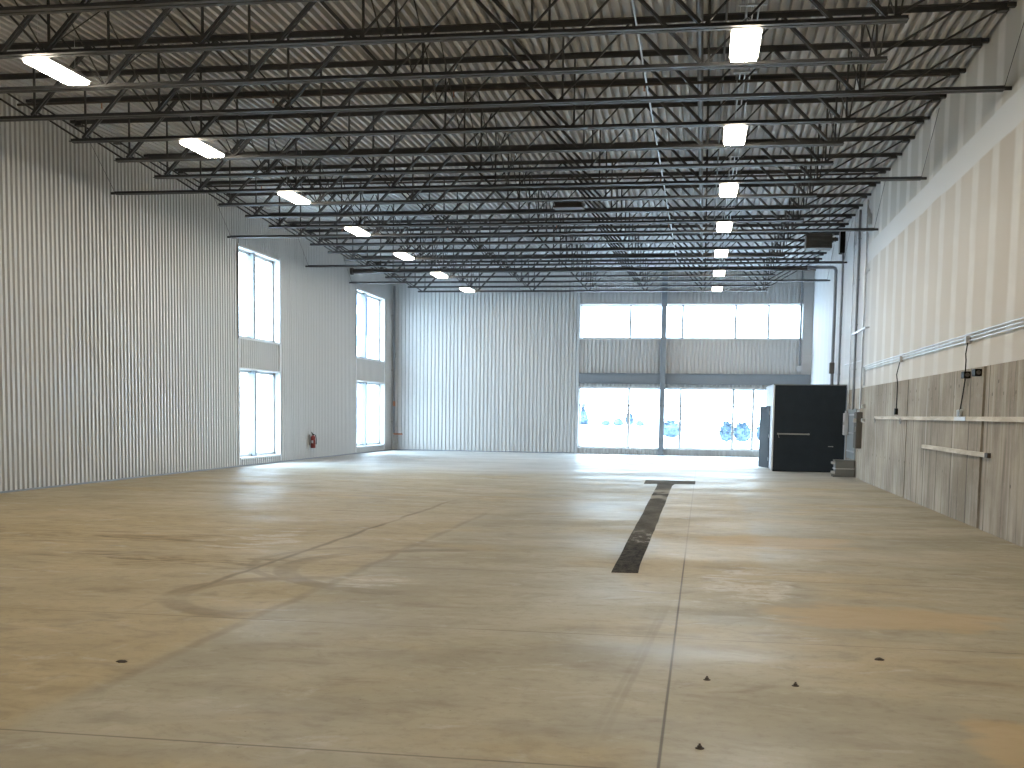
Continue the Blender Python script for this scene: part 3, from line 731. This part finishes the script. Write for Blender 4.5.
# ------------------------------------------------------------------ on the floor
b = MB()
def patch(mb, pts, z=.006): mb.add([(x, y, z) for x, y in pts] + [(x, y, 0.0005) for x, y in pts], [tuple(range(len(pts)))] + [(i, i + len(pts), (i + 1) % len(pts) + len(pts), (i + 1) % len(pts)) for i in range(len(pts))])
lef = [(-.87, 11.5)]; rig = [(-.60, 11.52)]
n = 24
for i in range(1, n):
    t = i / n; y = 11.5 + (26.7 - 11.5) * t
    lef.append((-.87 - .11 * t + random.uniform(-.006, .006), y)); rig.append((-.61 - .03 * t + random.uniform(-.006, .006), y))
patch(b, rig + [(-.60, 26.75), (-.13, 26.85), (-.13, 28.1), (-1.33, 28.05), (-1.30, 26.6), (-1.0, 26.7)] + lef[::-1])
tag(b.build('trench_infill', M['trench']), 'dark T-shaped strip of rough infill along the middle of the concrete floor', 'floor strip')
for i, (x, y, t) in enumerate(((.07, 6.93, 'small dark bolt stub in the floor nearest the long joint'), (.59, 6.89, 'small dark bolt stub in the floor, rightmost of the three'), (.03, 5.47, 'small dark bolt stub nearest the bottom edge of the view'))):
    b = MB(); b.lathe([(0, 0), (.022, 0), (.022, .003), (.011, .004), (.011, .008)], (0, 0, 0), 14)
    b.lathe([(.011, .004), (.012, .008), (.012, .014), (.006, .015), (.006, .024), (0, .025)], (0, 0, 0), 6)
    tag(b.build('bolt_stub', M['rust'], loc=(x, y, 0)), t, 'bolt', 'bolt stubs in the floor')
def clod(name, x, y, sx, sy, sz, label):
    bm = bmesh.new(); bmesh.ops.create_icosphere(bm, subdivisions=2, radius=1)
    mb = MB()
    for v in bm.verts:
        k = 1 + random.uniform(-.18, .18); v.co = Vector((v.co.x * sx * k, v.co.y * sy * k, max(v.co.z, -.3) * sz * k + .3 * sz))
    bm.verts.index_update(); mb.add([v.co.copy() for v in bm.verts], [tuple(v.index for v in f.verts) for f in bm.faces]); bm.free()
    tag(mb.build(name, M['rust'], loc=(x, y, 0)), label, 'clod')
clod('dirt_clod', 1.20, 7.77, .034, .026, .012, 'dark clod of dirt on the floor beside an orange stain')
clod('dirt_clod', -3.57, 6.60, .036, .025, .012, 'dark clod of dirt on the dusty left part of floor')

# ------------------------------------------------------------------ outdoors
b = MB(); b.box(-400, 400, -150, 600, -.9, -.35); structure(b.build('ground_outside', M['asphalt_out']))
def shrub(name, x, y, rx, h, label, group, seed, cone=False):
    rnd = random.Random(seed); r = thing(name, (x, y, -.35), label, 'shrub' if not cone else 'tree', group)
    mb = MB()
    for i in range(420 if not cone else 700):
        if cone:
            z = rnd.random() ** 1.4 * h; q = rx * (1 - z / h) * rnd.uniform(.5, 1.0) + .02
        else:
            u = rnd.random(); z = h * (.12 + .85 * u); q = rx * math.sqrt(max(0, 1 - (2 * u - .9) ** 2 * .8)) * rnd.uniform(.55, 1)
        a = rnd.uniform(0, 6.283); c = Vector((q * math.cos(a), q * math.sin(a), z)); d = Vector((math.cos(a), math.sin(a), rnd.uniform(-.2, .9))).normalized()
        s = Vector((-math.sin(a), math.cos(a), rnd.uniform(-.5, .5))); ln = h * (.09 if cone else .14)
        mb.add([c - s * ln * .4, c + s * ln * .4, c + d * ln + s * .1 * ln, c + d * ln - s * .1 * ln], [(0, 1, 2, 3)])
    bm = bmesh.new(); bmesh.ops.create_icosphere(bm, subdivisions=3, radius=1)
    for v in bm.verts:
        k = 1 + rnd.uniform(-.12, .12)
        if cone: q = max(.02, (1 - (v.co.z + 1) / 2) * 1.15); v.co = Vector((v.co.x * rx * q * k, v.co.y * rx * q * k, (v.co.z + 1) * h * .47))
        else: v.co = Vector((v.co.x * rx * .85 * k, v.co.y * rx * .85 * k, h * (.48 + .42 * v.co.z * k)))
    bm.verts.index_update(); mb.add([v.co.copy() for v in bm.verts], [tuple(v.index for v in f.verts) for f in bm.faces]); bm.free()
    mb.build('foliage', M['leaf'], r)
    t = MB(); t.tube([(0, 0, 0), (0, 0, h * .6)], [h * .03, h * .012], 6); t.build('stem', M['rust'], r)
    return r
shrub('shrub', 1.70, 84, .52, 1.5, 'rounded dark shrub outside, just left of a window mullion', 'shrubs outside', 1)
shrub('shrub', 2.85, 84, .68, 1.5, 'rounded dark shrub outside, between two window mullions near the door', 'shrubs outside', 2)
shrub('shrub', 4.40, 85, .60, 1.5, 'rounded dark shrub outside, half hidden behind the open black door', 'shrubs outside', 3)
shrub('shrub', -2.55, 96, .95, 1.5, 'low wide shrub outside just right of the steel column', 'shrubs outside', 4)
shrub('spruce_tree', -20.2, 196, 1.15, 3.6, 'distant spruce tree outside at left edge of the far windows', None, 5, True)
for i, (x, rx, h) in enumerate(((-15.4, .85, 1.0), (-13.4, .95, 1.3), (-9.9, .8, 1.0), (-11.6, .6, 2.2))):
    shrub('shrub', x, 185, rx, h, '%s in the distant row of shrubs outside the far windows' % ('leftmost', 'second from left', 'rightmost', 'tallest upright one')[i], 'distant shrubs', 10 + i)
r = thing('building', (-20.0, 66.0, -.35), 'pale building with stacked blue panels outside the further left window', 'building')
b = MB(); b.box(-3.5, 0, -6, 1.6, 0, 9.5); b.build('wall', M['far_white'], r)
for q in range(7):
    b = MB(); b.box(-.02, .12, -2.2, -.6, .9 + q * 1.2, 1.5 + q * 1.2); b.build('panel', M['far_blue'], r)
b = MB(); b.box(-3.6, .2, .2, 1.8, 6.4, 9.2); b.build('sign_board', M['far_blue'], r)
b = MB(); b.box(-3.8, .25, -6.2, 1.9, 9.5, 9.7); b.build('roof', M['far_white'], r)

# ------------------------------------------------------------------ daylight
w = bpy.data.worlds.new('overcast sky'); SC.world = w; w.use_nodes = True
bg = w.node_tree.nodes['Background']; bg.inputs[0].default_value = (.66, .82, 1.0, 1); bg.inputs[1].default_value = 21

# ------------------------------------------------------------------ camera
cd = bpy.data.cameras.new('camera'); co = bpy.data.objects.new('camera', cd); COL.objects.link(co)
r_, u_, f_ = Vector((.98642008, .16365002, .01393153)), Vector((-.02796464, .08376276, .99609326)), Vector((-.16184374, .98295599, -.08720168))
m = Matrix((r_, u_, -f_)).transposed().to_4x4(); m.translation = (0, 0, 1.6); co.matrix_world = m
cd.sensor_fit = 'HORIZONTAL'; cd.sensor_width = 36; cd.lens = 1143.22 * 36 / 1024
cd.shift_x = (512 - 512.445) / 1024; cd.shift_y = (512.708 - 384) / 1024
cd.clip_start = .05; cd.clip_end = 1500
SC.camera = co
vs = SC.view_settings; vs.view_transform = 'Standard'; vs.look = 'None'; vs.gamma = 1; vs.use_curve_mapping = False; vs.exposure = .2
SC.cycles.max_bounces = 10; SC.cycles.diffuse_bounces = 6; SC.cycles.transparent_max_bounces = 12
SC.cycles.use_denoising = True
SC.cycles.sample_clamp_indirect = 8
